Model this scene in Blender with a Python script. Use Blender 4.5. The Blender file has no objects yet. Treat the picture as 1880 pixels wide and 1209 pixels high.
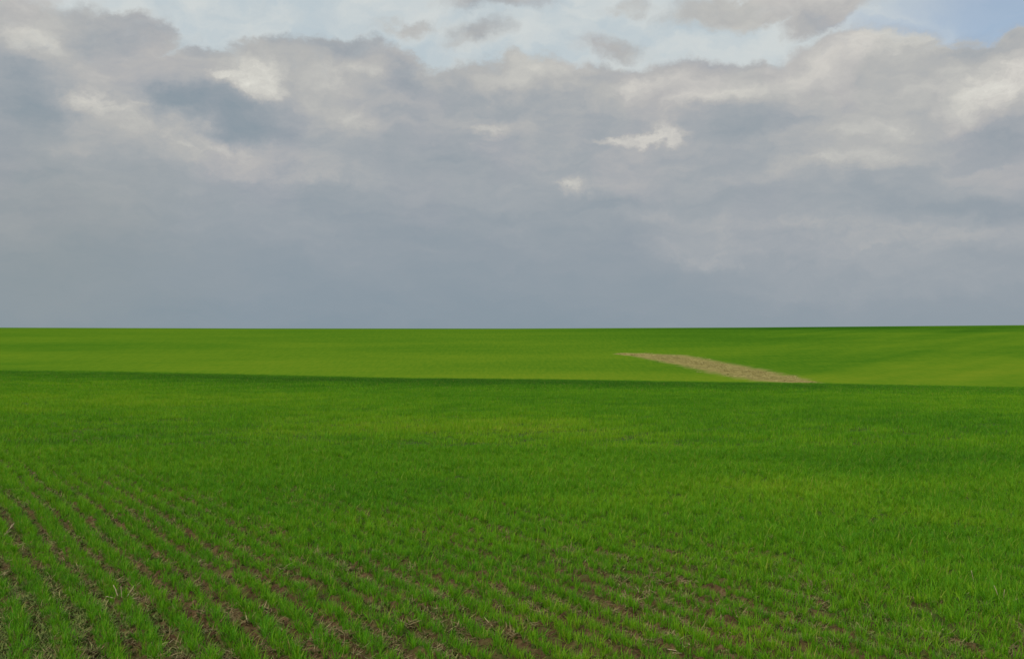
import bpy, math, random
import numpy as np
from mathutils import Vector, Matrix
R = math.radians
rng = np.random.default_rng(7)
random.seed(7)
S = bpy.context.scene
COL = S.collection

# ------------------------------------------------------------------ camera
CAM_H = 1.5
F = 1828.0                       # focal length in pixels of the 1880 px wide frame
cd = bpy.data.cameras.new("camera")
cd.sensor_width = 36.0
cd.lens = 36.0 * F / 1880.0
cd.clip_start = 0.1
cd.clip_end = 12000
cam = bpy.data.objects.new("camera", cd)
COL.objects.link(cam)
cam.location = (0, 0, CAM_H)
cam.rotation_euler = (R(90), 0, 0)
S.camera = cam
S.view_settings.view_transform = 'Standard'
S.view_settings.look = 'None'
S.view_settings.exposure = 0.0
S.view_settings.gamma = 1.0

# ------------------------------------------------------------------ sun
SUN_EL, SUN_AZ = 42.0, 215.0     # azimuth clockwise from +Y (view direction): behind and to the left
sl = bpy.data.lights.new("sun", 'SUN')
sl.energy = 2.7
sl.angle = R(6)
sl.color = (1.0, 0.93, 0.80)
sun = bpy.data.objects.new("sun", sl)
COL.objects.link(sun)
d = Vector((math.sin(R(SUN_AZ)) * math.cos(R(SUN_EL)), math.cos(R(SUN_AZ)) * math.cos(R(SUN_EL)), math.sin(R(SUN_EL))))
sun.rotation_euler = d.to_track_quat('Z', 'Y').to_euler()
sun.location = d * 50

# ------------------------------------------------------------------ node helper
class NT:
    def __init__(s, tree):
        s.t = tree; s.n = tree.nodes; s.l = tree.links
    def add(s, typ, **kw):
        nd = s.n.new(typ)
        for k, v in kw.items(): setattr(nd, k, v)
        return nd
    def put(s, sock, v):
        if v is None: return
        if hasattr(v, 'is_output') or isinstance(v, bpy.types.NodeSocket): s.l.new(v, sock)
        else: sock.default_value = v
    def m(s, op, a, b=None, c=None, clamp=False):
        nd = s.add('ShaderNodeMath', operation=op, use_clamp=clamp)
        s.put(nd.inputs[0], a); s.put(nd.inputs[1], b); s.put(nd.inputs[2], c)
        return nd.outputs[0]
    def v(s, op, a, b=None, out=0, scale=None):
        nd = s.add('ShaderNodeVectorMath', operation=op)
        s.put(nd.inputs[0], a); s.put(nd.inputs[1], b)
        if scale is not None: s.put(nd.inputs['Scale'], scale)
        return nd.outputs[out]
    def mr(s, val, f0, f1, t0=0.0, t1=1.0, smooth=True):
        nd = s.add('ShaderNodeMapRange', interpolation_type='SMOOTHSTEP' if smooth else 'LINEAR')
        s.put(nd.inputs[0], val); s.put(nd.inputs[1], f0); s.put(nd.inputs[2], f1); s.put(nd.inputs[3], t0); s.put(nd.inputs[4], t1)
        return nd.outputs[0]
    def noise(s, vec, scale, detail=4, rough=0.55, col=False, lac=2.0, dist=0.0, dims='3D'):
        nd = s.add('ShaderNodeTexNoise', noise_dimensions=dims)
        s.put(nd.inputs['Vector'], vec); nd.inputs['Scale'].default_value = scale
        nd.inputs['Detail'].default_value = detail; nd.inputs['Roughness'].default_value = rough
        nd.inputs['Lacunarity'].default_value = lac; nd.inputs['Distortion'].default_value = dist
        return nd.outputs['Color' if col else 'Fac']
    def mix(s, fac, a, b, mode='MIX'):
        nd = s.add('ShaderNodeMix', data_type='RGBA', blend_type=mode)
        s.put(nd.inputs[0], fac); s.put(nd.inputs[6], a); s.put(nd.inputs[7], b)
        return nd.outputs[2]
    def ramp(s, fac, stops, interp='LINEAR'):
        nd = s.add('ShaderNodeValToRGB'); cr = nd.color_ramp; cr.interpolation = interp
        while len(cr.elements) < len(stops): cr.elements.new(0.5)
        for e, (p, c) in zip(cr.elements, stops): e.position = p; e.color = (*c[:3], 1)
        s.put(nd.inputs[0], fac)
        return nd.outputs[0]
    def comb(s, x, y, z=0.0):
        nd = s.add('ShaderNodeCombineXYZ'); s.put(nd.inputs[0], x); s.put(nd.inputs[1], y); s.put(nd.inputs[2], z)
        return nd.outputs[0]
    def sep(s, vec):
        nd = s.add('ShaderNodeSeparateXYZ'); s.put(nd.inputs[0], vec)
        return nd.outputs
    def blob(s, P, cx, cy, rx, ry, rot=0.0, inner=0.0):
        mp = s.add('ShaderNodeMapping', vector_type='TEXTURE')
        s.l.new(P, mp.inputs[0])
        mp.inputs['Location'].default_value = (cx, cy, 0)
        mp.inputs['Rotation'].default_value = (0, 0, R(rot))
        mp.inputs['Scale'].default_value = (rx, ry, 1)
        ln = s.v('LENGTH', mp.outputs[0], out=1)
        return s.mr(ln, 1.0, inner, 0.0, 1.0)

def lin(*c):
    return tuple(((x / 255) / 12.92 if x / 255 <= 0.04045 else ((x / 255 + 0.055) / 1.055) ** 2.4) for x in c)

# ------------------------------------------------------------------ world: clear sky with a broken cloud deck over it
W = bpy.data.worlds.new("World"); S.world = W; W.use_nodes = True
t = NT(W.node_tree); t.n.clear()
tc = t.add('ShaderNodeTexCoord').outputs['Generated']
dx, dy, dz = t.sep(tc)[0], t.sep(tc)[1], t.sep(tc)[2]
az = t.m('ARCTAN2', dx, dy)
el = t.m('ARCSINE', dz)
PX = t.m('MULTIPLY', az, F); PY = t.m('MULTIPLY', el, F)       # angles in the units below
P0 = t.comb(PX, PY)
def ang(x, y):
    u = (x - 940) / F; v = (604.5 - y) / F
    a = math.atan(u); return a * F, math.atan(v * math.cos(a)) * F
# domain warps: slow swell, billow, fine wisps
wv = t.v('MULTIPLY', P0, (0.75, 1.0, 0.0))
w1 = t.v('SUBTRACT', t.noise(wv, 1 / 130, 3, 0.5, col=True), (0.5, 0.5, 0.5))
w2 = t.v('SUBTRACT', t.noise(t.v('ADD', wv, (311, 97, 0)), 1 / 38, 5, 0.62, col=True), (0.5, 0.5, 0.5))
w3 = t.v('SUBTRACT', t.noise(t.v('ADD', wv, (77, 540, 0)), 1 / 9, 4, 0.65, col=True), (0.5, 0.5, 0.5))
P1 = t.v('ADD', P0, t.v('MULTIPLY', t.v('ADD', t.v('SCALE', w1, scale=95.0), t.v('ADD', t.v('SCALE', w2, scale=58.0), t.v('SCALE', w3, scale=13.0))), (1.25, 0.85, 0)))   # crisp edges
P2 = t.v('ADD', P0, t.v('MULTIPLY', t.v('ADD', t.v('SCALE', w1, scale=110.0), t.v('SCALE', w2, scale=60.0)), (1.5, 0.8, 0)))  # soft bodies

# --- cloud deck coverage (1 = grey deck, 0 = bright veil)
Y1 = t.sep(P1)[1]
def accmax(cur, v): return v if cur is None else t.m('MAXIMUM', cur, v)
M = t.mr(Y1, 604.5 - 92 - 26, 604.5 - 150, 0.0, 1.0)
M = t.m('MULTIPLY_ADD', t.mr(Y1, 604.5 - 130, 604.5 - 200), 0.6, M)        # everything lower is deck
for (x, y, rx, ry, rot, inn, amp) in [
        (120, 70, 230, 80, 0, .55, 1), (20, 40, 130, 90, 0, .5, 1), (240, 60, 100, 50, -10, .6, 1),
        (370, 125, 90, 50, 0, .6, 1), (510, 112, 130, 52, 5, .6, 1), (640, 98, 110, 50, 5, .65, 1), (735, 120, 80, 52, -20, .6, 1),
        (960, 150, 170, 46, 0, .6, 1), (1120, 160, 110, 42, 0, .6, 1), (1330, 150, 200, 52, 0, .65, 1),
        (1560, 110, 190, 60, 2, .6, 1), (1800, 150, 240, 70, 0, .6, 1), (1740, 95, 110, 34, 12, .4, .8),
        (875, 66, 95, 38, 5, .0, .9), (1125, 88, 110, 36, -5, .0, .95), (905, -2, 170, 34, 0, .1, .95), (750, 44, 95, 20, 0, .0, .75),
        (1165, 12, 70, 22, 0, .2, .6), (1440, 2, 260, 40, 3, .55, 1), (1520, 22, 120, 42, 8, .5, 1), (1480, -120, 500, 90, 0, .6, 1),
        (300, -160, 700, 90, 0, .5, .6)]:
    cx, cy = ang(x, y)
    b = t.blob(P1, cx, cy, rx, ry, rot, inn * .9)
    if amp < 1: b = t.m('MULTIPLY', b, amp)
    M = accmax(M, b)
en = t.m('SUBTRACT', t.noise(t.v('ADD', P1, (40, 900, 0)), 1 / 34, 7, 0.68), 0.5)
M = t.mr(t.m('MULTIPLY_ADD', en, 0.95, M), -0.02, 1.06)

# --- brightness of the deck (photo-like display units 0..1)
Yn = t.sep(P2)[1]
B = t.mr(Yn, 0.0, 520.0, 0.568, 0.728, smooth=False)
Xn = t.sep(P2)[0]
B = t.m('ADD', B, t.mr(Xn, -100.0, 700.0, 0.0, 0.028))
fb = t.m('SUBTRACT', t.noise(t.v('MULTIPLY', P2, (0.55, 1.0, 0)), 1 / 95, 6, 0.6), 0.5)
fbs = t.m('SUBTRACT', t.noise(t.v('MULTIPLY', P0, (0.5, 1.0, 0)), 1 / 24, 5, 0.6), 0.5)
fade = t.mr(PY, 20.0, 430.0, 0.12, 1.0)
B = t.m('MULTIPLY_ADD', t.m('MULTIPLY', fb, fade), 0.18, B)
B = t.m('MULTIPLY_ADD', t.m('MULTIPLY', fbs, fade), 0.06, B)
Bp = 0.0
blobs = [  # x, y, rx, ry, rot, amp, inner, crisp
    # bright lit lumps
    (455, 140, 78, 40, 0, .20, .15, 1), (470, 158, 45, 40, 0, .10, .0, 0), (400, 142, 35, 10, 5, .14, .0, 1),
    (190, 182, 95, 30, 0, .12, .1, 1), (70, 62, 110, 38, -12, .11, .0, 0), (650, 215, 90, 40, 0, .07, .0, 0),
    (640, 135, 130, 42, 22, .09, .0, 0), (900, 235, 38, 28, -20, .17, .0, 0), (980, 135, 110, 36, 0, .08, .0, 0),
    (1195, 244, 85, 14, 2, .15, .2, 1), (1225, 228, 32, 24, 10, .12, .0, 1), (1120, 250, 60, 11, 0, .10, .0, 1),
    (1040, 337, 50, 26, 0, .10, .0, 0), (1034, 335, 30, 18, 0, .14, .0, 0),
    (1180, 150, 90, 32, 12, .09, .0, 0), (1310, 175, 120, 30, 10, .11, .0, 0), (1250, 150, 60, 20, 10, .05, .0, 0), (1480, 130, 80, 36, 12, .07, .0, 0),
    (1600, 90, 95, 34, 0, .12, .0, 0), (1720, 88, 60, 25, 20, .07, .0, 0),
    (1855, 155, 70, 62, 0, .15, .1, 1), (1800, 195, 110, 45, 20, .10, .0, 0), (1740, 150, 100, 34, 0, .06, .0, 0),
    (1600, 245, 130, 30, 2, .07, .0, 0), (1560, 300, 160, 22, 2, .08, .0, 0), (1450, 320, 120, 22, 5, .04, .0, 0),
    (420, 280, 280, 60, -12, .055, .0, 0), (330, 240, 220, 40, -10, .05, .0, 0), (560, 320, 180, 40, 0, .03, .0, 0),
    (1420, 408, 240, 24, 3, .035, .0, 0), (1210, 395, 110, 24, -8, .04, .0, 0), (1560, 445, 420, 60, 0, .055, .2, 0), (1640, 520, 300, 40, 0, .03, .2, 0), (1270, 475, 130, 22, -8, .055, .0, 0),
    (910, 340, 110, 40, 0, .035, .0, 0), (770, 466, 80, 10, 2, .02, .0, 0), (1130, 330, 90, 30, 0, .03, .0, 0),
    (240, 130, 180, 40, 0, .03, .0, 0), (870, 290, 200, 30, 0, .0, .0, 0),
    # dark bellies
    (400, 205, 165, 50, -6, -.105, .25, 1), (450, 225, 120, 34, 0, -.05, .0, 0), (320, 190, 80, 22, -10, -.04, .0, 1),
    (40, 140, 120, 80, 0, -.10, .1, 0), (80, 205, 110, 50, 0, -.07, .0, 0), (220, 62, 120, 40, 0, -.08, .0, 1), (10, 250, 120, 40, 0, -.06, .0, 0),
    (655, 80, 115, 36, 6, -.10, .1, 1), (745, 130, 60, 46, -35, -.09, .1, 1), (520, 70, 80, 24, 0, -.04, .0, 0), (370, 85, 70, 25, 0, -.05, .0, 0),
    (800, 270, 190, 50, 5, -.05, .0, 0), (830, 155, 60, 40, 0, -.04, .0, 0), (1100, 205, 200, 34, 0, -.05, .0, 0), (1400, 205, 220, 40, 0, -.05, .0, 0),
    (1380, 235, 160, 24, 5, -.04, .0, 0), (1320, 112, 180, 16, 2, -.04, .0, 0),
    (1130, 92, 120, 40, -8, -.04, .0, 0), (875, 66, 110, 40, 0, -.03, .0, 0), (905, 0, 170, 34, 0, -.08, .0, 0), (1690, 110, 120, 30, 0, -.05, .0, 0), (1810, 88, 110, 34, 0, -.05, .0, 0),
    (1840, 262, 120, 40, 0, -.09, .0, 0), (1690, 290, 90, 20, 0, -.03, .0, 0), (1740, 378, 330, 34, -3, -.07, .1, 0), (1830, 398, 160, 24, 0, -.03, .0, 0),
    (1500, 350, 240, 24, 0, -.03, .0, 0), (1110, 370, 120, 26, 0, -.04, .0, 0),
    (1510, 40, 130, 34, 5, -.06, .0, 0), (1300, 22, 130, 26, 0, -.02, .0, 0),
    (150, 470, 420, 70, 0, -.025, .0, 0), (640, 350, 140, 30, 0, -.03, .0, 0), (720, 430, 300, 40, 0, -.02, .0, 0),
    (600, 560, 600, 90, 0, -.012, .0, 0), (90, 320, 170, 30, 0, -.03, .0, 0)]
for (x, y, rx, ry, rot, amp, inn, crisp) in blobs:
    cx, cy = ang(x, y)
    if amp < 0: amp *= .62
    else: amp *= .76 if amp < .12 else .68
    b = t.blob(P1 if crisp else P2, cx, cy, rx * 1.1, ry * 1.15, rot, inn)
    if amp > 0: Bp = t.m('MULTIPLY_ADD', b, amp, Bp)
    else: B = t.m('MULTIPLY_ADD', b, amp, B)
tex = t.noise(t.v('MULTIPLY', t.v('ADD', P1, (500, 210, 0)), (0.6, 1.0, 0)), 1 / 34, 7, 0.68)
B = t.m('MULTIPLY_ADD', Bp, t.mr(tex, 0.30, 0.68, 0.30, 1.30, smooth=False), B)
lay = t.m('SUBTRACT', t.noise(t.v('MULTIPLY', P2, (0.22, 1.0, 0)), 1 / 48, 5, 0.58), 0.5)
B = t.m('MULTIPLY_ADD', t.m('MULTIPLY', lay, t.mr(PY, 0.0, 300.0, .35, 1)), 0.11, B)
deck = t.ramp(t.mr(B, 0.48, 0.92, 0, 1, smooth=False), [
    (0.00, lin(122, 142, 156)), (0.15, lin(132, 148, 159)), (0.30, lin(148, 158, 166)), (0.42, lin(162, 168, 173)), (0.485, lin(172, 175, 177)),
    (0.55, lin(180, 181, 180)), (0.72, lin(203, 202, 196)), (1.0, lin(228, 227, 218))])
# colour casts: mauve greys in the middle, greener to the far left, a touch of warmth low on the right
tint = t.noise(t.v('ADD', P2, (900, 40, 0)), 1 / 210, 2, 0.5)
deck = t.mix(t.m('MULTIPLY', t.mr(tint, 0.45, 0.65, 0.0, 0.30), t.mr(PY, 60, 260)), deck, t.mix(1.0, deck, (1.04, 0.985, 1.02, 1), 'MULTIPLY'))
deck = t.mix(t.mr(PY, 300, 20), deck, t.mix(1.0, deck, (0.99, 0.99, 1.0, 1), 'MULTIPLY'))
cx, cy = ang(60, 470)
deck = t.mix(t.m('MULTIPLY', t.blob(P2, cx, cy, 420, 330, 0, 0), .8), deck, t.mix(1.0, deck, (1.04, 1.0, 0.93, 1), 'MULTIPLY'))
# bright thin veil above the deck
vn = t.noise(t.v('MULTIPLY', P1, (0.5, 1, 0)), 1 / 110, 5, 0.55)
veil = t.mix(t.mr(vn, 0.35, 0.62), lin(186, 199, 206) + (1,), lin(207, 213, 213) + (1,))
# clear blue opening, upper right: the physical sky shows
sky = t.add('ShaderNodeTexSky', sky_type='NISHITA', sun_disc=False)
sky.sun_elevation = R(SUN_EL); sky.sun_rotation = R(SUN_AZ); sky.altitude = 150; sky.air_density = 1.0; sky.dust_density = 0.6; sky.ozone_density = 1.5
cx, cy = ang(1850, 30)
blue = t.m('MULTIPLY', t.blob(P1, cx, cy, 265, 84, -10, .2), .62)
cx, cy = ang(1700, 52)
blue = t.m('MAXIMUM', blue, t.m('MULTIPLY', t.blob(P1, cx, cy, 190, 30, -10, .1), .45))
cover = t.m('MAXIMUM', t.m('SUBTRACT', 1.0, blue), t.m('MULTIPLY', M, 1.0))
soft = t.mix(M, veil, deck)
bg1 = t.add('ShaderNodeBackground'); t.l.new(sky.outputs[0], bg1.inputs[0]); bg1.inputs[1].default_value = 0.105
bg2 = t.add('ShaderNodeBackground'); t.l.new(soft, bg2.inputs[0]); bg2.inputs[1].default_value = 1.0
ms = t.add('ShaderNodeMixShader'); t.l.new(cover, ms.inputs[0]); t.l.new(bg1.outputs[0], ms.inputs[1]); t.l.new(bg2.outputs[0], ms.inputs[2])
wo = t.add('ShaderNodeOutputWorld'); t.l.new(ms.outputs[0], wo.inputs[0])

# ------------------------------------------------------------------ numpy noise
def vnoise(x, y, seed=0):
    xi = np.floor(x).astype(np.int64); yi = np.floor(y).astype(np.int64)
    fx = x - xi; fy = y - yi
    fx = fx * fx * (3 - 2 * fx); fy = fy * fy * (3 - 2 * fy)
    def h(a, b):
        n = (a * 374761393 + b * 668265263 + seed * 1274126177) & 0xffffffff
        n = ((n ^ (n >> 13)) * 1274126177) & 0xffffffff
        n = n ^ (n >> 16)
        return (n & 0xffff) / 65535.0
    return (h(xi, yi) * (1 - fx) + h(xi + 1, yi) * fx) * (1 - fy) + (h(xi, yi + 1) * (1 - fx) + h(xi + 1, yi + 1) * fx) * fy
def fbm(x, y, seed=0, o=4, g=0.5):
    s = 0; a = 1; tot = 0
    for i in range(o):
        s = s + a * vnoise(x * 2 ** i, y * 2 ** i, seed + i * 17); tot += a; a *= g
    return s / tot
def sstep(a, b, x):
    q = np.clip((x - a) / (b - a), 0, 1); return q * q * (3 - 2 * q)

# ------------------------------------------------------------------ terrain
CREST_X = np.array([-900, 0, 235, 470, 700, 1000, 1500, 1880, 2800.0])
CREST_Y = np.array([672, 681, 684, 690, 695.5, 698.5, 706, 713.5, 722.0])
TOP_X = np.array([-900, 0, 470, 940, 1400, 1880, 2800.0])
TOP_Y = np.array([597, 601, 602.6, 602.8, 600.6, 596.5, 592.0])
def terrain(x, y):
    x = np.asarray(x, float); y = np.asarray(y, float)
    tt = x / np.maximum(y, 22.0)
    px = 940 + tt * F
    ec = (np.interp(px, CREST_X, CREST_Y) - 604.5) / F
    k = (ec / 2) ** 2 / CAM_H
    yp = np.maximum(y, 0)
    near = -k * yp ** 2
    zc = np.sqrt(CAM_H / k)
    # past the crest the field keeps falling into a hidden valley, then the far slope rises
    tpx = 940 + x / np.maximum(y, 200.0) * F
    ztop = CAM_H + (604.5 - np.interp(tpx, TOP_X, TOP_Y)) / F * 460
    s = np.clip((y - 125) / 335, 0, 1)
    low = -10.5 + 1.2 * np.sin(x * 0.012)
    far = low + (ztop - low) * (0.5 - 0.5 * np.cos(np.pi * s)) ** 0.85
    far = far + 0.55 * sstep(130, 220, y) * (1 - sstep(330, 440, y)) * (fbm(x / 90 + 9, y / 60, 5, 3) - 0.5) * 2
    far = far - np.where(y > 460, np.minimum((y - 460) ** 2 * 8e-5, 22 + 0.004 * (y - 460)), 0)
    w = sstep(72, 118, y)
    return near * (1 - w) + far * w

ROW_A = -30.6                               # drill direction, degrees from +Y
ca, sa = math.cos(R(ROW_A)), math.sin(R(ROW_A))
ROW = 0.18
def rowcoord(x, y):                         # across, along; rows bend slightly
    al = x * sa + y * ca
    ac = x * ca - y * sa
    lo = np.clip(al - 5, 0, 10)
    ac = ac + 0.0038 * lo ** 2 + 0.076 * np.clip(al - 15, 0, 200) + 0.03 * np.sin(al * 0.7 + 1) + 0.02 * np.sin(al * 1.9 + ac * .3)
    return ac, al
def gapness(x, y):
    """1 where the furrows lie open, 0 where the crop has closed over"""
    n = fbm(x / 1.3, y / 1.3, 21, 3) - 0.5
    n2 = fbm(x / 3.5 + 7, y / 3.5, 23, 2) - 0.5
    s = (x + y) + n * 2.2 + n2 * 2.5
    ph, al = rowphase(x, y)
    fr = np.floor(ph)                       # which furrow
    own = fbm(fr * 3.7, al / 4.5, 77, 2) - 0.5
    s = s - own * 11.0
    g = 0.92 * (1 - sstep(4.0, 9.4, s))
    g = np.maximum(g, 0.95 * (1 - sstep(5.7, 6.9, y + .8 * n + 2.2 * own + 1.1 * np.maximum(x - .7, 0))))
    return g
def rowphase(x, y):
    ac, al = rowcoord(x, y)
    return ac / ROW, al

def ground_micro(x, y):
    ph, al = rowphase(x, y)
    fur = np.cos(2 * np.pi * ph)                          # +1 on the drill row
    near = 1 - sstep(14, 26, y)
    cl = fbm(x / 0.07, y / 0.07, 31, 3, 0.6)
    cl2 = fbm(x / 0.022, y / 0.022, 37, 2, 0.6)
    lump = np.clip(cl - 0.46, 0, 1) * 0.10
    return near * (0.010 * fur + lump + 0.010 * (cl2 - 0.5)) + 0.03 * (fbm(x / 1.1, y / 1.1, 41, 3) - 0.5)

def ground_z(x, y):
    return terrain(x, y) + ground_micro(x, y)

def mesh_from(name, verts, faces, mat, uv=None):
    """verts (n,3), faces (m,k) arrays"""
    me = bpy.data.meshes.new(name)
    n, (mf, k) = len(verts), faces.shape
    me.vertices.add(n); me.vertices.foreach_set("co", np.asarray(verts, np.float32).ravel())
    me.loops.add(mf * k); me.loops.foreach_set("vertex_index", faces.astype(np.int32).ravel())
    me.polygons.add(mf); me.polygons.foreach_set("loop_start", (np.arange(mf) * k).astype(np.int32))
    me.update(calc_edges=True)
    if mat: me.materials.append(mat)
    return me
def link(name, me, kind=None, label=None, cat=None, parent=None, group=None):
    o = bpy.data.objects.new(name, me); COL.objects.link(o)
    if kind: o["kind"] = kind
    if label: o["label"] = label
    if cat: o["category"] = cat
    if group: o["group"] = group
    if parent: o.parent = parent
    return o
def smooth(me):
    me.polygons.foreach_set("use_smooth", np.ones(len(me.polygons), bool))

def polar_sheet(name, radii, azs, zfun, mat, closed=True):
    A, Rr = np.meshgrid(azs, radii)
    x = Rr * np.sin(A); y = Rr * np.cos(A)
    z = zfun(x, y)
    V = np.stack([x, y, z], -1).reshape(-1, 3)
    nr, na = len(radii), len(azs)
    i, j = np.meshgrid(np.arange(nr - 1), np.arange(na), indexing='ij')
    j2 = (j + 1) % na
    Fc = np.stack([i * na + j, i * na + j2, (i + 1) * na + j2, (i + 1) * na + j], -1).reshape(-1, 4)[:, ::-1]
    me = mesh_from(name, V, Fc, mat); smooth(me)
    return me

# ------------------------------------------------------------------ materials
def material(name):
    m = bpy.data.materials.new(name); m.use_nodes = True
    q = NT(m.node_tree); q.n.clear()
    return m, q
def out(q, sh):
    o = q.add('ShaderNodeOutputMaterial'); q.l.new(sh, o.inputs[0])
def pbsdf(q, col, rough=0.8, spec=0.3, bump=None, bstr=0.3, bdist=0.02):
    p = q.add('ShaderNodeBsdfPrincipled')
    q.put(p.inputs['Base Color'], col); q.put(p.inputs['Roughness'], rough); p.inputs['Specular IOR Level'].default_value = spec
    if bump is not None:
        b = q.add('ShaderNodeBump'); b.inputs['Strength'].default_value = bstr; b.inputs['Distance'].default_value = bdist
        q.l.new(bump, b.inputs['Height']); q.l.new(b.outputs[0], p.inputs['Normal'])
    return p.outputs[0]
def wpos(q): return q.add('ShaderNodeNewGeometry').outputs['Position']

def soil_material():
    m, q = material("soil")
    P = wpos(q)
    n1 = q.noise(P, 1.4, 5, 0.6); n2 = q.noise(P, 22, 6, 0.65); n3 = q.noise(P, 120, 4, 0.6)
    c = q.ramp(n2, [(0.30, (0.026, 0.015, 0.007)), (0.46, (0.072, 0.042, 0.018)), (0.60, (0.128, 0.082, 0.037)), (0.75, (0.20, 0.148, 0.075))])
    moss = q.ramp(n3, [(0.3, (0.030, 0.040, 0.008)), (0.7, (0.085, 0.10, 0.022))])
    c = q.mix(q.m('MULTIPLY', q.mr(n1, 0.45, 0.62), q.mr(n2, 0.42, 0.58)), c, moss)
    op = q.add('ShaderNodeAttribute', attribute_name='open').outputs['Fac']
    c = q.mix(q.mr(q.m('MULTIPLY_ADD', q.m('SUBTRACT', n2, .5), .8, op), 0.05, 0.6, 0.9, 0.0), c, q.mix(n3, (0.022, 0.050, 0.006, 1), (0.060, 0.095, 0.014, 1)))
    out(q, pbsdf(q, c, 0.95, 0.15, q.noise(P, 60, 6, 0.7), 0.7, 0.02))
    return m

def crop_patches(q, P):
    """shifts the leaf colour yellower or darker green in patches (world metres), 0..1 around 0.5"""
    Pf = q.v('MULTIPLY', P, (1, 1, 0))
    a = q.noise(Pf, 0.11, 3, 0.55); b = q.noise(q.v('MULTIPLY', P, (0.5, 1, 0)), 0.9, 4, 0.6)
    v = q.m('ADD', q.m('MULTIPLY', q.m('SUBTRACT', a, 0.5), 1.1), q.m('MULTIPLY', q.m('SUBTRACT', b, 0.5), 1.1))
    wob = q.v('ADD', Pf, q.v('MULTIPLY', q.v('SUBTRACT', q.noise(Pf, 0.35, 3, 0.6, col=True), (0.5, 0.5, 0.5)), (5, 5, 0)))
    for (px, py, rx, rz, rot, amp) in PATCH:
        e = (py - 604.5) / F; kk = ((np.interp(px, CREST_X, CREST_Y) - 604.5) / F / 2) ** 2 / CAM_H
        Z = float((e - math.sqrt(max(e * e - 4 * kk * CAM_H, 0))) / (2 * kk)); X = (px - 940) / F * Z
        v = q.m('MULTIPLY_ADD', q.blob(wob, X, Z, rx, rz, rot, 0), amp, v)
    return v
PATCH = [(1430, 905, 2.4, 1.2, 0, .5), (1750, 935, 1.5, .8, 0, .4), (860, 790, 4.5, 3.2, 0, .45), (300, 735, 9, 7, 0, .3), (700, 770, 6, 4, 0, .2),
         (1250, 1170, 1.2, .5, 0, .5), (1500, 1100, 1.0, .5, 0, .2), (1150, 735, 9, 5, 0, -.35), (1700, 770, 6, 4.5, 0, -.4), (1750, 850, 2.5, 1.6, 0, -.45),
         (600, 900, 2.2, 1.4, 0, -.15), (1000, 703, 22, 17, 0, -.65), (150, 687, 34, 18, 0, -.6), (650, 700, 20, 16, 0, -.45), (1600, 712, 22, 14, 0, -.5), (60, 1050, 1.4, 1, 0, -.35), (1330, 840, 3, 2, 0, -.2)]  # negative amounts darken the leaf colour, most broadly along the crest

def leaf_material(name, near, spread=1.0):
    m, q = material(name)
    P = wpos(q)
    oi = q.add('ShaderNodeObjectInfo').outputs['Random']
    at = q.add('ShaderNodeAttribute', attribute_name='tone').outputs['Fac']     # per blade
    tp = q.add('ShaderNodeAttribute', attribute_name='along').outputs['Fac']    # base 0 - tip 1
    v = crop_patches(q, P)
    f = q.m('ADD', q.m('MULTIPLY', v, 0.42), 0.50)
    f = q.m('ADD', f, q.m('MULTIPLY', q.m('SUBTRACT', oi, 0.5), 0.22 * spread))
    f = q.m('ADD', f, q.m('MULTIPLY', q.m('SUBTRACT', at, 0.5), 0.50 * spread), clamp=True)
    c = q.ramp(f, [(0.0, (0.035, 0.148, 0.007)), (0.35, (0.076, 0.255, 0.007)), (0.62, (0.140, 0.335, 0.008)), (0.85, (0.225, 0.385, 0.012)), (1.0, (0.26, 0.36, 0.03))])
    # a few withered tips and yellowed leaves
    dry = q.m('MULTIPLY', q.mr(at, 0.955, 0.985), 0.85)
    dry = q.m('MAXIMUM', dry, q.m('MULTIPLY', q.mr(at, 0.72, 0.95), q.mr(tp, 0.80, 1.0)))
    c = q.mix(dry, c, (0.30, 0.25, 0.075, 1))
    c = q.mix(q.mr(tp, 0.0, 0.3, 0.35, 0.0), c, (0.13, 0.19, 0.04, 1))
    dif = pbsdf(q, c, 0.6, 0.13)
    tr = q.add('ShaderNodeBsdfTranslucent'); q.l.new(q.mix(1.0, c, (1.25, 1.15, 0.5, 1), 'MULTIPLY'), tr.inputs[0])
    mx = q.add('ShaderNodeMixShader'); mx.inputs[0].default_value = 0.38
    q.l.new(dif, mx.inputs[1]); q.l.new(tr.outputs[0], mx.inputs[2])
    out(q, mx.outputs[0])
    return m

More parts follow.
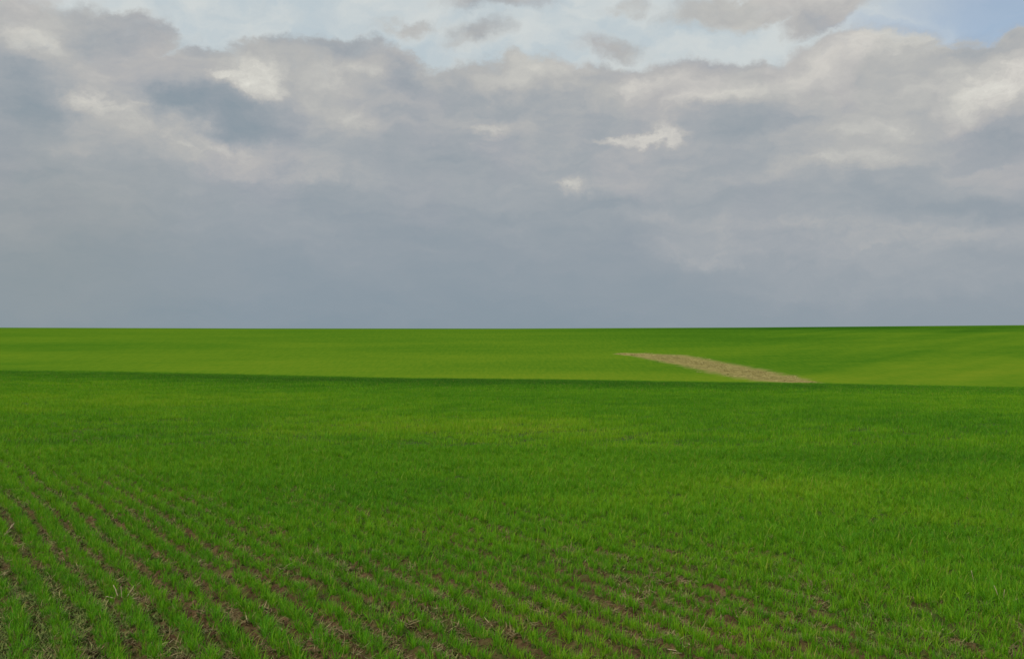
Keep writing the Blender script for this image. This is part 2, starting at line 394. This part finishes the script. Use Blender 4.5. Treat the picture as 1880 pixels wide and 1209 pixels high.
def hill_material():
    m, q = material("far_crop")
    P = wpos(q)
    s1 = q.noise(q.v('MULTIPLY', P, (0.010, 0.030, 0)), 1.0, 4, 0.5)
    s2 = q.noise(q.v('MULTIPLY', P, (0.05, 0.22, 0)), 1.0, 5, 0.6)
    s3 = q.noise(q.v('MULTIPLY', P, (1.4, 0.8, 0)), 1.0, 5, 0.75)
    s4 = q.noise(q.v('MULTIPLY', P, (0.02, 0.55, 0)), 1.0, 3, 0.6)
    f = q.m('ADD', 0.47, q.m('MULTIPLY', q.m('SUBTRACT', s1, 0.5), 0.50))
    f = q.m('MULTIPLY_ADD', q.m('SUBTRACT', s2, 0.5), 0.22, f)
    f = q.m('MULTIPLY_ADD', q.m('SUBTRACT', s3, 0.5), 0.40, f)
    f = q.m('MULTIPLY_ADD', q.m('SUBTRACT', q.noise(q.v('MULTIPLY', P, (1.3, 0.12, 0)), 1.0, 3, 0.7), 0.5), 0.50, f)
    f = q.m('MULTIPLY_ADD', q.m('SUBTRACT', s4, 0.5), 0.16, f)
    rot = q.add('ShaderNodeMapping', vector_type='TEXTURE'); q.l.new(P, rot.inputs[0])
    rot.inputs['Location'].default_value = (48, 190, 0); rot.inputs['Rotation'].default_value = (0, 0, R(49)); rot.inputs['Scale'].default_value = (1, 1, 0)
    st = q.noise(q.v('MULTIPLY', rot.outputs[0], (0.006, 0.07, 0)), 1.0, 4, 0.6)
    xy = q.sep(P)
    f = q.m('MULTIPLY_ADD', q.m('MULTIPLY', q.m('SUBTRACT', st, 0.5), q.mr(q.m('DIVIDE', xy[0], xy[1]), .15, .35)), 0.7, f)  # shading of the diagonal ridge on the right, put into the crop colour
    wob = q.v('ADD', q.v('MULTIPLY', P, (1, 1, 0)), q.v('MULTIPLY', q.v('SUBTRACT', q.noise(q.v('MULTIPLY', P, (1, 1, 0)), 0.02, 3, 0.6, col=True), (0.5, 0.5, 0.5)), (50, 40, 0)))
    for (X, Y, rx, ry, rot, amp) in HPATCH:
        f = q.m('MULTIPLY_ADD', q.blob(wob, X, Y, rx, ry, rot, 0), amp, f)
    c = q.ramp(f, [(0.05, (0.026, 0.096, 0.007)), (0.35, (0.061, 0.150, 0.009)), (0.6, (0.100, 0.186, 0.011)), (0.9, (0.146, 0.212, 0.014))])
    # bare strip where the seed failed
    bm = q.add('ShaderNodeAttribute', attribute_name='bare').outputs['Fac']
    bn = q.noise(q.v('MULTIPLY', P, (0.28, 0.5, 0)), 1.0, 6, 0.75)
    bare = q.mr(q.m('MULTIPLY_ADD', q.m('SUBTRACT', bn, 0.5), 0.9, bm), 0.38, 0.72)
    bc = q.ramp(q.noise(q.v('MULTIPLY', P, (0.5, 0.7, 0)), 1.0, 5, 0.75), [(0.3, (0.17, 0.150, 0.050)), (0.5, (0.245, 0.208, 0.075)), (0.7, (0.32, 0.27, 0.105))])
    c = q.mix(bare, c, bc)
    out(q, pbsdf(q, c, 1.0, 0.0, s3, 0.25, 0.3))
    return m
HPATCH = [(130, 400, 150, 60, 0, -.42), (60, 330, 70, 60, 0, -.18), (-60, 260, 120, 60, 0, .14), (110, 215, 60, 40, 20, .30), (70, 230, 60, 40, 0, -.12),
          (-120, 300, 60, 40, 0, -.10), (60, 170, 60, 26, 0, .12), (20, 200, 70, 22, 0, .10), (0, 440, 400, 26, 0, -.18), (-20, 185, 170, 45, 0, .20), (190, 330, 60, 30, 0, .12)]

# ------------------------------------------------------------------ ground sheets
dense = np.linspace(R(-36), R(36), 900)
coarse = np.linspace(R(36), R(324), 74)[1:-1]
azs = np.concatenate([dense, coarse])
r1 = np.geomspace(0.1, 3.5, 14)[:-1]
r2 = np.exp(np.arange(math.log(3.5), math.log(10), 0.0020))
r3 = np.exp(np.linspace(math.log(r2[-1]) + 0.006, math.log(120), 300))
soil = soil_material()
field_me = polar_sheet("field", np.concatenate([r1, r2, r3]), azs, ground_z, soil)
co = np.empty(len(field_me.vertices) * 3, np.float32); field_me.vertices.foreach_get("co", co); co = co.reshape(-1, 3).astype(float)
at = field_me.attributes.new("open", 'FLOAT', 'POINT')
at.data.foreach_set("value", gapness(co[:, 0], co[:, 1]).astype(np.float32))
link("field", field_me, kind="structure", label="brown tilled soil of the near field")

az2 = np.concatenate([np.linspace(R(-40), R(40), 420), np.linspace(R(40), R(320), 60)[1:-1]])
hr = np.concatenate([[119.0], np.linspace(120.0, 560, 420), np.geomspace(565, 6000, 60)])
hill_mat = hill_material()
def hill_z(x, y):
    z = terrain(x, y)
    rr = np.hypot(x, y)
    return z - np.where(rr < 119.5, 0.25, 0) - 0.02
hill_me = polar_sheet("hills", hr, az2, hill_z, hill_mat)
# bare strip, built in world metres on the slope
def photo_to_hill(px, py):
    u = (px - 940) / F; e = (py - 604.5) / F
    ys = np.linspace(140, 460, 4000)
    z = terrain(u * ys, ys); ee = (CAM_H - z) / ys
    k = np.where(ee < e)[0]
    yy = ys[k[0]] if len(k) else 460
    return u * yy, yy
strip = [(1146, 649, 1.6), (1175, 651, 3.4), (1205, 654.5, 5.5), (1240, 658, 8), (1290, 668, 9), (1330, 676, 10), (1370, 684, 10), (1410, 692, 10), (1450, 698, 7), (1488, 704, 3.5)]
SP = []
for (px, py, hw) in strip:
    X0, Y0 = photo_to_hill(px, py - hw); X1, Y1 = photo_to_hill(px, py + hw)
    Xc, Yc = photo_to_hill(px, py)
    SP.append((Xc, Yc, Y0 - Yc, Yc - Y1))
SP = np.array(SP)
print("strip", SP.round(1).tolist())
def bare_field(x, y):
    """1 inside the strip, falling to 0 outside"""
    best = np.zeros_like(x)
    ax, ay = SP[:-1], SP[1:]
    for a, b in zip(ax, ay):
        for s in np.linspace(0, 1, 6):
            c = a * (1 - s) + b * s
            hy = np.where(y > c[1], c[2], c[3])
            hx = max(3.0, 0.25 * (c[2] + c[3]))
            dd = np.hypot((x - c[0]) / hx, (y - c[1]) / np.maximum(hy, 0.8))
            best = np.maximum(best, 1 - 0.5 * dd)
    return np.clip(best, 0, 1)
co = np.empty(len(hill_me.vertices) * 3, np.float32); hill_me.vertices.foreach_get("co", co); co = co.reshape(-1, 3)
at = hill_me.attributes.new("bare", 'FLOAT', 'POINT')
at.data.foreach_set("value", bare_field(co[:, 0].astype(float), co[:, 1].astype(float)).astype(np.float32))
link("hills", hill_me, kind="structure", label="bright green slope beyond the near field, up to the skyline")

# ------------------------------------------------------------------ plant prototypes (in a collection of their own, only instanced)
def blade_arrays(specs, segs=3):
    """specs: base(x,y), azimuth, length, lean0, bend, width, tone, twist"""
    V, Fc, tone, along = [], [], [], []
    for (bx, by, a, L, lean, bend, w, tn, z0) in specs:
        base = len(V)
        p = np.array([bx, by, z0]); th = lean
        side = np.array([-math.sin(a), math.cos(a), 0.0])
        tw = random.uniform(-0.7, 0.7)
        for i in range(segs + 1):
            f = i / segs
            ww = w * (0.55 + 0.45 * min(1, f * 3)) * (1 - f ** 2.2) * 0.5
            dirv = np.array([math.cos(a) * math.sin(th), math.sin(a) * math.sin(th), math.cos(th)])
            up = np.cross(dirv, side)
            sd = side * math.cos(tw * f) + up * math.sin(tw * f)
            if i < segs:
                V.append(p - sd * ww); V.append(p + sd * ww); tone += [tn] * 2; along += [f] * 2
            else:
                V.append(p); tone.append(tn); along.append(1.0)
            p = p + dirv * (L / segs); th += bend / segs
        for i in range(segs - 1):
            Fc.append((base + 2 * i, base + 2 * i + 1, base + 2 * i + 3, base + 2 * i + 2))
        k = base + 2 * (segs - 1)
        Fc.append((k, k + 1, k + 2))
    return V, Fc, tone, along
def proto_mesh(name, arr, mat):
    V, Fc, tone, along = arr
    me = bpy.data.meshes.new(name); me.from_pydata([tuple(v) for v in V], [], Fc); me.materials.append(mat)
    a = me.attributes.new("tone", 'FLOAT', 'POINT'); a.data.foreach_set("value", np.array(tone, np.float32))
    a = me.attributes.new("along", 'FLOAT', 'POINT'); a.data.foreach_set("value", np.array(along, np.float32))
    smooth(me)
    return me
def proto_collection(name, meshes):
    c = bpy.data.collections.new(name)
    for i, me in enumerate(meshes):
        o = bpy.data.objects.new("%s_%02d" % (name, i), me); c.objects.link(o)
    return c

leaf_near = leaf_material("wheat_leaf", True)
def wheat_plant(n, spread, h, w=0.0042):
    sp = []
    for i in range(n):
        a = random.uniform(0, 2 * math.pi)
        r = random.uniform(0, spread)
        sp.append((r * math.cos(a), r * math.sin(a), a + random.gauss(0, .6), h * random.uniform(.55, 1.2), abs(random.gauss(.26, .28)),
                   random.uniform(.1, 1.3), w * random.uniform(.7, 1.25), random.random(), -0.008))
    return blade_arrays(sp, 4)
def row_clump(length, rows, perm, h, w, segs=3):
    sp = []
    for rr in range(rows):
        off = (rr - (rows - 1) / 2) * ROW
        for i in range(int(perm * length)):
            a = random.uniform(0, 2 * math.pi)
            sp.append((off + random.gauss(0, .052), random.uniform(-length / 2, length / 2) * 1.1, a, h * random.uniform(.5, 1.25), abs(random.gauss(.2, .2)),
                       random.uniform(.1, 1.2), w * random.uniform(.7, 1.3), random.random(), -0.01))
    return blade_arrays(sp, segs)
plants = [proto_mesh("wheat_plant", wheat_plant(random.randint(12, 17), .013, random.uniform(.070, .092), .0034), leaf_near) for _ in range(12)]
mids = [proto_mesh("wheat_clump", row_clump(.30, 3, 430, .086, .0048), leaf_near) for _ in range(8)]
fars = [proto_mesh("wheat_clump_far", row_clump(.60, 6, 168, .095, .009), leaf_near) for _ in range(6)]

def scatter(name, pts, rot, scl, idx, coll, **tags):
    me = bpy.data.meshes.new(name)
    n = len(pts)
    me.vertices.add(n); me.vertices.foreach_set("co", np.asarray(pts, np.float32).ravel())
    a = me.attributes.new("prot", 'FLOAT_VECTOR', 'POINT'); a.data.foreach_set("vector", np.asarray(rot, np.float32).ravel())
    a = me.attributes.new("pscl", 'FLOAT_VECTOR', 'POINT'); a.data.foreach_set("vector", np.asarray(scl, np.float32).ravel())
    a = me.attributes.new("pidx", 'INT', 'POINT'); a.data.foreach_set("value", np.asarray(idx, np.int32))
    o = link(name, me, **tags)
    g = bpy.data.node_groups.new(name, 'GeometryNodeTree')
    g.interface.new_socket("Geometry", in_out='INPUT', socket_type='NodeSocketGeometry')
    g.interface.new_socket("Geometry", in_out='OUTPUT', socket_type='NodeSocketGeometry')
    gi = g.nodes.new('NodeGroupInput'); go = g.nodes.new('NodeGroupOutput')
    ip = g.nodes.new('GeometryNodeInstanceOnPoints')
    ci = g.nodes.new('GeometryNodeCollectionInfo'); ci.inputs['Collection'].default_value = coll
    ci.inputs['Separate Children'].default_value = True; ci.inputs['Reset Children'].default_value = True
    def na(nm, ty):
        nd = g.nodes.new('GeometryNodeInputNamedAttribute'); nd.data_type = ty; nd.inputs['Name'].default_value = nm
        return nd.outputs['Attribute']
    g.links.new(gi.outputs[0], ip.inputs['Points']); g.links.new(ci.outputs[0], ip.inputs['Instance'])
    ip.inputs['Pick Instance'].default_value = True
    g.links.new(na('pidx', 'INT'), ip.inputs['Instance Index'])
    g.links.new(na('prot', 'FLOAT_VECTOR'), ip.inputs['Rotation'])
    g.links.new(na('pscl', 'FLOAT_VECTOR'), ip.inputs['Scale'])
    g.links.new(ip.outputs[0], go.inputs[0])
    mod = o.modifiers.new("scatter", 'NODES'); mod.node_group = g
    return o

# ------------------------------------------------------------------ drill rows: points along the rows
def row_points(step, ymin, ymax, slope=0.60, margin=1.2, rowstep=ROW):
    """points on the row lattice within the wedge the camera (or a step beside it) sees"""
    n = int(ymax * 2.4 / rowstep)
    al = np.arange(-5, ymax * 1.5, step)
    acs = np.arange(-n, n) * rowstep
    AC, AL = np.meshgrid(acs, al, indexing='ij')
    AL = AL + rng.uniform(-.5, .5, AL.shape) * step
    # invert rowcoord by fixed point
    ac0 = AC.copy()
    for _ in range(4):
        x = ac0 * ca + AL * sa; y = -ac0 * sa + AL * ca
        a2, _l = rowcoord(x, y)
        ac0 = ac0 + (AC - a2)
    x = ac0 * ca + AL * sa; y = -ac0 * sa + AL * ca
    k = (y > ymin) & (y < ymax) & (np.abs(x) < slope * y + margin)
    rid = np.round(AC / rowstep).astype(int)
    return x[k], y[k], rid[k]

NEAR = 13.0
x, y, rid = row_points(0.0095, 3.3, NEAR)
g = gapness(x, y)
# skip pieces of rows: thin stretches
thin = fbm(rid * 1.7, (x * sa + y * ca) / 0.9, 51, 2)
keep = rng.random(len(x)) < (1 - 0.45 * g * (1 - sstep(.22, .34, thin)))
x, y, rid, g = x[keep], y[keep], rid[keep], g[keep]
cen = sstep(-1.6, 0.4, x) * (1 - sstep(6.5, 8.0, y))        # thinner bands of seedlings by the bottom centre
wid = (0.046 - 0.006 * cen) * (1 + .35 * (fbm(x / .22, y / .22, 63, 2) - .5)) + 0.050 * (1 - g)
off = rng.uniform(-1, 1, len(x)) * wid
x2 = x + off * ca; y2 = y - off * sa
vig = fbm(x2 / .5, y2 / .5, 61, 3) - .5
s = (1.0 + 0.40 * vig) * rng.uniform(.8, 1.2, len(x)) * (1.06 - .16 * g - .10 * g * cen)
pts = np.stack([x2, y2, ground_z(x2, y2)], -1)
rot = np.stack([rng.normal(0, .08, len(x)), rng.normal(.03, .08, len(x)), rng.uniform(0, 6.283, len(x))], -1)
scl = np.stack([s, s, s * rng.uniform(.85, 1.15, len(x))], -1)
# extra filler plants where the crop has closed over
m2 = rng.random(len(x)) < 0.5 * (1 - g)
xf = x[m2] + rng.normal(0, .05, m2.sum()); yf = y[m2] + rng.normal(0, .05, m2.sum())
sf = s[m2] * .9
pts = np.concatenate([pts, np.stack([xf, yf, ground_z(xf, yf)], -1)])
rot = np.concatenate([rot, np.stack([rng.normal(0, .15, len(xf)), rng.normal(0, .15, len(xf)), rng.uniform(0, 6.283, len(xf))], -1)])
scl = np.concatenate([scl, np.stack([sf, sf, sf], -1)])
scatter("young_wheat", pts, rot, scl, rng.integers(0, len(plants), len(pts)), proto_collection("wheat_plants", plants),
        kind="stuff", label="bright green young wheat in drill rows over brown soil", cat="crop")
print("near plants", len(pts))

MID = 30.0
x, y, rid = row_points(0.28, NEAR - .15, MID, margin=2, rowstep=ROW * 3)
x = x + rng.normal(0, .03, len(x)); y = y + rng.normal(0, .03, len(x))
vig = fbm(x / 1.0, y / 1.0, 61, 3) - .5
s = 1.0 + .8 * vig + rng.uniform(-.1, .1, len(x))
flip = rng.integers(0, 2, len(x)) * math.pi
pts = np.stack([x, y, ground_z(x, y)], -1)
rot = np.stack([rng.normal(0, .03, len(x)), rng.normal(0, .03, len(x)), R(-ROW_A + 4.3) + flip + rng.normal(0, .03, len(x))], -1)
scatter("wheat", pts, rot, np.stack([np.ones_like(s), np.ones_like(s), s], -1), rng.integers(0, len(mids), len(pts)), proto_collection("wheat_rows", mids),
        kind="stuff", label="dense green wheat in the middle of the near field", cat="crop")
print("mid", len(pts))
x, y, rid = row_points(0.55, MID - .3, 92.0, margin=6, rowstep=ROW * 6)
x = x + rng.normal(0, .08, len(x)); y = y + rng.normal(0, .08, len(x))
vig = fbm(x / 1.6, y / 1.6, 71, 3) - .5
s = 1.0 + .8 * vig + rng.uniform(-.12, .12, len(x))
flip = rng.integers(0, 2, len(x)) * math.pi
pts = np.stack([x, y, ground_z(x, y)], -1)
rot = np.stack([rng.normal(0, .02, len(x)), rng.normal(0, .02, len(x)), R(-ROW_A + 4.3) + flip + rng.normal(0, .05, len(x))], -1)
scatter("wheat", pts, rot, np.stack([np.ones_like(s), np.ones_like(s), s], -1), rng.integers(0, len(fars), len(pts)), proto_collection("wheat_bands", fars),
        kind="stuff", label="deep green wheat along the crest of the near field", cat="crop")
print("far", len(pts))

# ------------------------------------------------------------------ straw litter, clods, weeds in the furrows
def litter_material(name, stops, rough=.8):
    m, q = material(name)
    oi = q.add('ShaderNodeObjectInfo').outputs['Random']
    at = q.add('ShaderNodeAttribute', attribute_name='tone').outputs['Fac']
    f = q.m('ADD', q.m('MULTIPLY', oi, .45), q.m('MULTIPLY', at, .55))
    f = q.m('MULTIPLY_ADD', q.m('SUBTRACT', q.noise(wpos(q), 60, 4, .6), .5), .5, f)
    c = q.ramp(f, stops)
    out(q, pbsdf(q, c, rough, .25))
    return m
straw_mat = litter_material("dry_straw", [(0.1, (.065, .045, .018)), (.45, (.145, .110, .045)), (.78, (.25, .20, .090)), (1.0, (.42, .36, .20))])
def straw_bunch(n, r, L, w, flat=1.0):
    sp = []
    for i in range(n):
        a = random.uniform(0, 2 * math.pi)
        sp.append((random.gauss(0, r), random.gauss(0, r), a, L * random.uniform(.4, 1.3), 1.57 - abs(random.gauss(.12, .22)) * flat, random.gauss(.1, .5),
                   w * random.uniform(.6, 1.5), random.random(), random.uniform(0.0, .008)))
    return blade_arrays(sp, 3)
straws = [proto_mesh("straw_bunch", straw_bunch(10, .022, .05, .0038), straw_mat) for _ in range(8)]
weed_mat = litter_material("weed_leaf", [(0.1, (.045, .070, .014)), (.40, (.095, .145, .026)), (.65, (.16, .19, .045)), (.85, (.24, .215, .085)), (1, (.34, .28, .14))])
def weed(n, r, L, w):
    sp = []
    for i in range(n):
        a = random.uniform(0, 2 * math.pi)
        sp.append((random.gauss(0, r), random.gauss(0, r), a, L * random.uniform(.5, 1.2), random.uniform(.3, 1.2), random.uniform(.2, 1.6), w * random.uniform(.6, 1.4), random.random(), 0))
    return blade_arrays(sp, 3)
weeds = [proto_mesh("weed_tuft", weed(15, .016, .038, .0042), weed_mat) for _ in range(8)]

n = 90000
yy = 3.4 + (16 - 3.4) * rng.random(n) ** 1.5
xx = (rng.random(n) * 2 - 1) * (.6 * yy + 1)
ph, al = rowphase(xx, yy)
fr = np.abs((ph % 1.0) - .5) * 2           # 0 = mid furrow, 1 = on the row
lit = fbm(xx / .35, yy / .35, 81, 3)
g = gapness(xx, yy)
k = rng.random(n) < (1 - sstep(.35, .85, fr)) * sstep(.40, .66, lit) * (0.08 + .85 * g)
sx, sy = xx[k], yy[k]
s = rng.uniform(.6, 1.25, len(sx))
scatter("straw_litter", np.stack([sx, sy, ground_z(sx, sy) + .002], -1), np.stack([rng.normal(0, .15, len(sx)), rng.normal(0, .15, len(sx)), rng.uniform(0, 6.28, len(sx))], -1),
        np.stack([s, s, s], -1), rng.integers(0, 8, len(sx)), proto_collection("straw_bunches", straws), kind="stuff", label="pale broken straw lying in the furrows", cat="straw")
print("straw", len(sx))
wd = fbm(xx / .6 + 3, yy / .6, 91, 3)
corner = 1 - sstep(-1.0, 2.2, (xx + 2.2) + (yy - 5.0) * .8)
k = rng.random(n) < (1 - sstep(.5, 1.0, fr)) * np.clip(sstep(.50, .64, wd) * .55 + corner * .8 * sstep(.35, .55, wd), 0, 1) * (.1 + g)
sx, sy = xx[k], yy[k]
s = rng.uniform(.6, 1.3, len(sx))
scatter("weeds", np.stack([sx, sy, ground_z(sx, sy)], -1), np.stack([rng.normal(0, .1, len(sx)), rng.normal(0, .1, len(sx)), rng.uniform(0, 6.28, len(sx))], -1),
        np.stack([s, s, s], -1), rng.integers(0, 8, len(sx)), proto_collection("weed_tufts", weeds), kind="stuff", label="dull green low weeds between the drill rows", cat="weeds")
print("weeds", len(sx))

# clods
def clod(seed):
    import bmesh
    bm = bmesh.new(); bmesh.ops.create_icosphere(bm, subdivisions=2, radius=1)
    rr = random.Random(seed); ph = [rr.uniform(0, 6) for _ in range(6)]
    for v in bm.verts:
        c = v.co
        f = 1 + .22 * math.sin(c.x * 3.1 + ph[0]) * math.sin(c.y * 2.7 + ph[1]) + .18 * math.sin(c.z * 4.3 + c.x * 2 + ph[2]) + rr.uniform(-.12, .12)
        v.co = Vector((c.x * f, c.y * f * .85, c.z * f * .6))
    me = bpy.data.meshes.new("soil_clod"); bm.to_mesh(me); bm.free(); me.materials.append(soil)
    return me
clods = [clod(i) for i in range(7)]
k = (rng.random(n) < (1 - sstep(.45, .9, fr)) * .38 * (.1 + g))
sx, sy = xx[k], yy[k]
s = .004 + .012 * rng.random(len(sx)) ** 2.5
scatter("soil_clods", np.stack([sx, sy, ground_z(sx, sy) + s * .2], -1), rng.uniform(0, 6.28, (len(sx), 3)), np.stack([s, s, s], -1),
        rng.integers(0, 7, len(sx)), proto_collection("clods", clods), kind="stuff", label="crumbly brown soil clods in the furrows", cat="soil clods")
print("clods", len(sx))

# ------------------------------------------------------------------ dead grass on the bare strip of the far slope
dg_mat = litter_material("dead_grass", [(0.1, (.20, .18, .055)), (.5, (.36, .31, .11)), (.9, (.52, .45, .20))])
dgs = [proto_mesh("dead_tuft", weed(22, .28, .24, .05), dg_mat) for _ in range(5)]
n = 60000
bx = rng.uniform(SP[:, 0].min() - 8, SP[:, 0].max() + 8, n); by = rng.uniform(SP[:, 1].min() - 8, SP[:, 1].max() + 12, n)
bf = bare_field(bx, by) + 1.2 * (fbm(bx / 4, by / 2.5, 101, 4) - .5)
k = (bf > .78) & (rng.random(n) < .30)
bx, by = bx[k], by[k]
scatter("dead_grass", np.stack([bx, by, terrain(bx, by) - .02], -1), np.stack([bx * 0, bx * 0, rng.uniform(0, 6.28, len(bx))], -1),
        np.ones((len(bx), 3)) * rng.uniform(.6, 1.1, (len(bx), 1)), rng.integers(0, 5, len(bx)), proto_collection("dead_tufts", dgs),
        kind="stuff", label="tan strip of dead grass on the far green slope", cat="dead grass")
print("dead", len(bx))

# ------------------------------------------------------------------ single pale dead stalks that stand out of the crop
def stalk_material():
    m, q = material("bleached_stalk")
    c = q.ramp(q.noise(q.v('MULTIPLY', wpos(q), (1, 1, .3)), 90, 4, .6), [(.3, (.24, .185, .10)), (.55, (.38, .31, .19)), (.75, (.50, .44, .31))])
    out(q, pbsdf(q, c, .7, .3))
    return m
stalk_mat = stalk_material()
def tube(path, r0, r1, sides=6):
    V, Fc = [], []
    path = [np.array(p, float) for p in path]
    for i, p in enumerate(path):
        a = path[max(i - 1, 0)]; b = path[min(i + 1, len(path) - 1)]
        dr = (b - a) / max(np.linalg.norm(b - a), 1e-6)
        sd = np.cross(dr, [0.31, .95, .02]); sd /= np.linalg.norm(sd); up = np.cross(dr, sd)
        rr = r0 + (r1 - r0) * i / (len(path) - 1)
        for j in range(sides):
            q = 2 * math.pi * j / sides
            V.append(p + (sd * math.cos(q) + up * math.sin(q)) * rr)
    for i in range(len(path) - 1):
        for j in range(sides):
            Fc.append((i * sides + j, i * sides + (j + 1) % sides, (i + 1) * sides + (j + 1) % sides, (i + 1) * sides + j))
    Fc.append(tuple(range(sides))[::-1]); Fc.append(tuple(range((len(path) - 1) * sides, len(path) * sides)))
    return V, Fc
def stalk_thing(name, px, py, stems, label, cat, group=None, base_lift=0.0):
    Z = CAM_H * F / (py - 604.5)
    for _ in range(8):                     # distance at which the ground passes under that spot
        Xw = (px - 940) / F * Z
        Z = (CAM_H - float(ground_z(np.array([Xw]), np.array([Z]))[0])) * F / (py - 604.5)
    Xw = (px - 940) / F * Z
    e = bpy.data.objects.new(name, None); COL.objects.link(e); e.empty_display_size = .05
    e.location = (Xw, Z, float(ground_z(np.array([Xw]), np.array([Z]))[0]) + base_lift)
    e["label"] = label; e["category"] = cat
    if group: e["group"] = group
    for (bx, by, a, L, lean, bend, r) in stems:
        p = np.array([bx, by, -.01]); th = lean; path = [p]
        for i in range(6):
            p = p + np.array([math.cos(a) * math.sin(th), math.sin(a) * math.sin(th), math.cos(th)]) * L / 6 + np.random.default_rng(int(L * 1e4) + i).normal(0, .0012, 3)
            th += bend / 6; path.append(p)
        V, Fc = tube(path, r, r * .55)
        me = bpy.data.meshes.new("stem"); me.from_pydata([tuple(v) for v in V], [], Fc); me.materials.append(stalk_mat); smooth(me)
        o = bpy.data.objects.new("stem", me); COL.objects.link(o); o.parent = e
    return e
stalk_thing("dead_stalk", 1789, 1078, [(0, 0, 2.9, .105, .10, .25, .0026)], "single upright bleached stalk standing in the green wheat at right", "dead stalk")
stalk_thing("stubble_clump", 1838, 1108, [(0, 0, 2.7, .12, .25, .2, .003), (.012, .0, 2.2, .10, .05, -.3, .0026), (.02, .01, -.6, .085, .75, .3, .0026), (.0, .02, -.3, .07, 1.1, .3, .0022), (-.01, 0, 3.4, .08, .7, .5, .0022), (.03, .0, -.9, .06, 1.2, .1, .002)],
            "pale forked stubble clump beside the upright stalk near the right edge", "stubble")
stalk_thing("stubble_clump", 224, 1096, [(-.02, 0, 2.7, .085, .45, .1, .004), (0, 0, 2.3, .07, .15, .1, .003), (.02, 0, .4, .085, .5, .1, .0035), (.03, .0, .1, .06, .9, .1, .003), (-.03, .0, 3.3, .06, 1.1, .2, .003), (0, .02, -1.2, .06, 1.2, .2, .003), (.04, -.01, -.4, .07, 1.3, .1, .003)],
            "splayed white stubble clump in the furrow at lower left", "stubble")
stalk_thing("stubble_clump", 6, 985, [(0, 0, .5, .13, .55, .1, .0045), (-.02, 0, .3, .12, .7, .1, .004), (.01, .01, .8, .11, .4, .1, .004), (-.03, 0, .2, .10, .95, .1, .0035), (.02, 0, -.5, .08, 1.2, .1, .003)],
            "tan stubble clump leaning right, cut by the left edge of the picture", "stubble")
stalk_thing("straw_clump", 686, 962, [(0, 0, .1, .09, 1.3, .2, .003), (.02, .01, 2.9, .08, 1.25, .2, .003), (-.02, 0, .6, .07, 1.1, .3, .003), (0, -.02, -.5, .08, 1.4, .1, .003), (.03, 0, 3.5, .07, 1.3, .1, .0025)],
            "small pale straw clump lying in a furrow left of the centre", "straw")
stalk_thing("straw_clump", 1250, 1196, [(0, 0, .1, .10, 1.35, .2, .0035), (.02, .01, 2.9, .09, 1.3, .2, .003), (-.02, 0, .6, .08, 1.2, .3, .003), (0, -.02, -.5, .09, 1.4, .1, .003), (.03, 0, 3.5, .08, 1.4, .1, .003), (.04, .01, 1.9, .07, 1.2, .2, .003)],
            "grey white straw clump on bare soil at the bottom edge, right of centre", "straw")
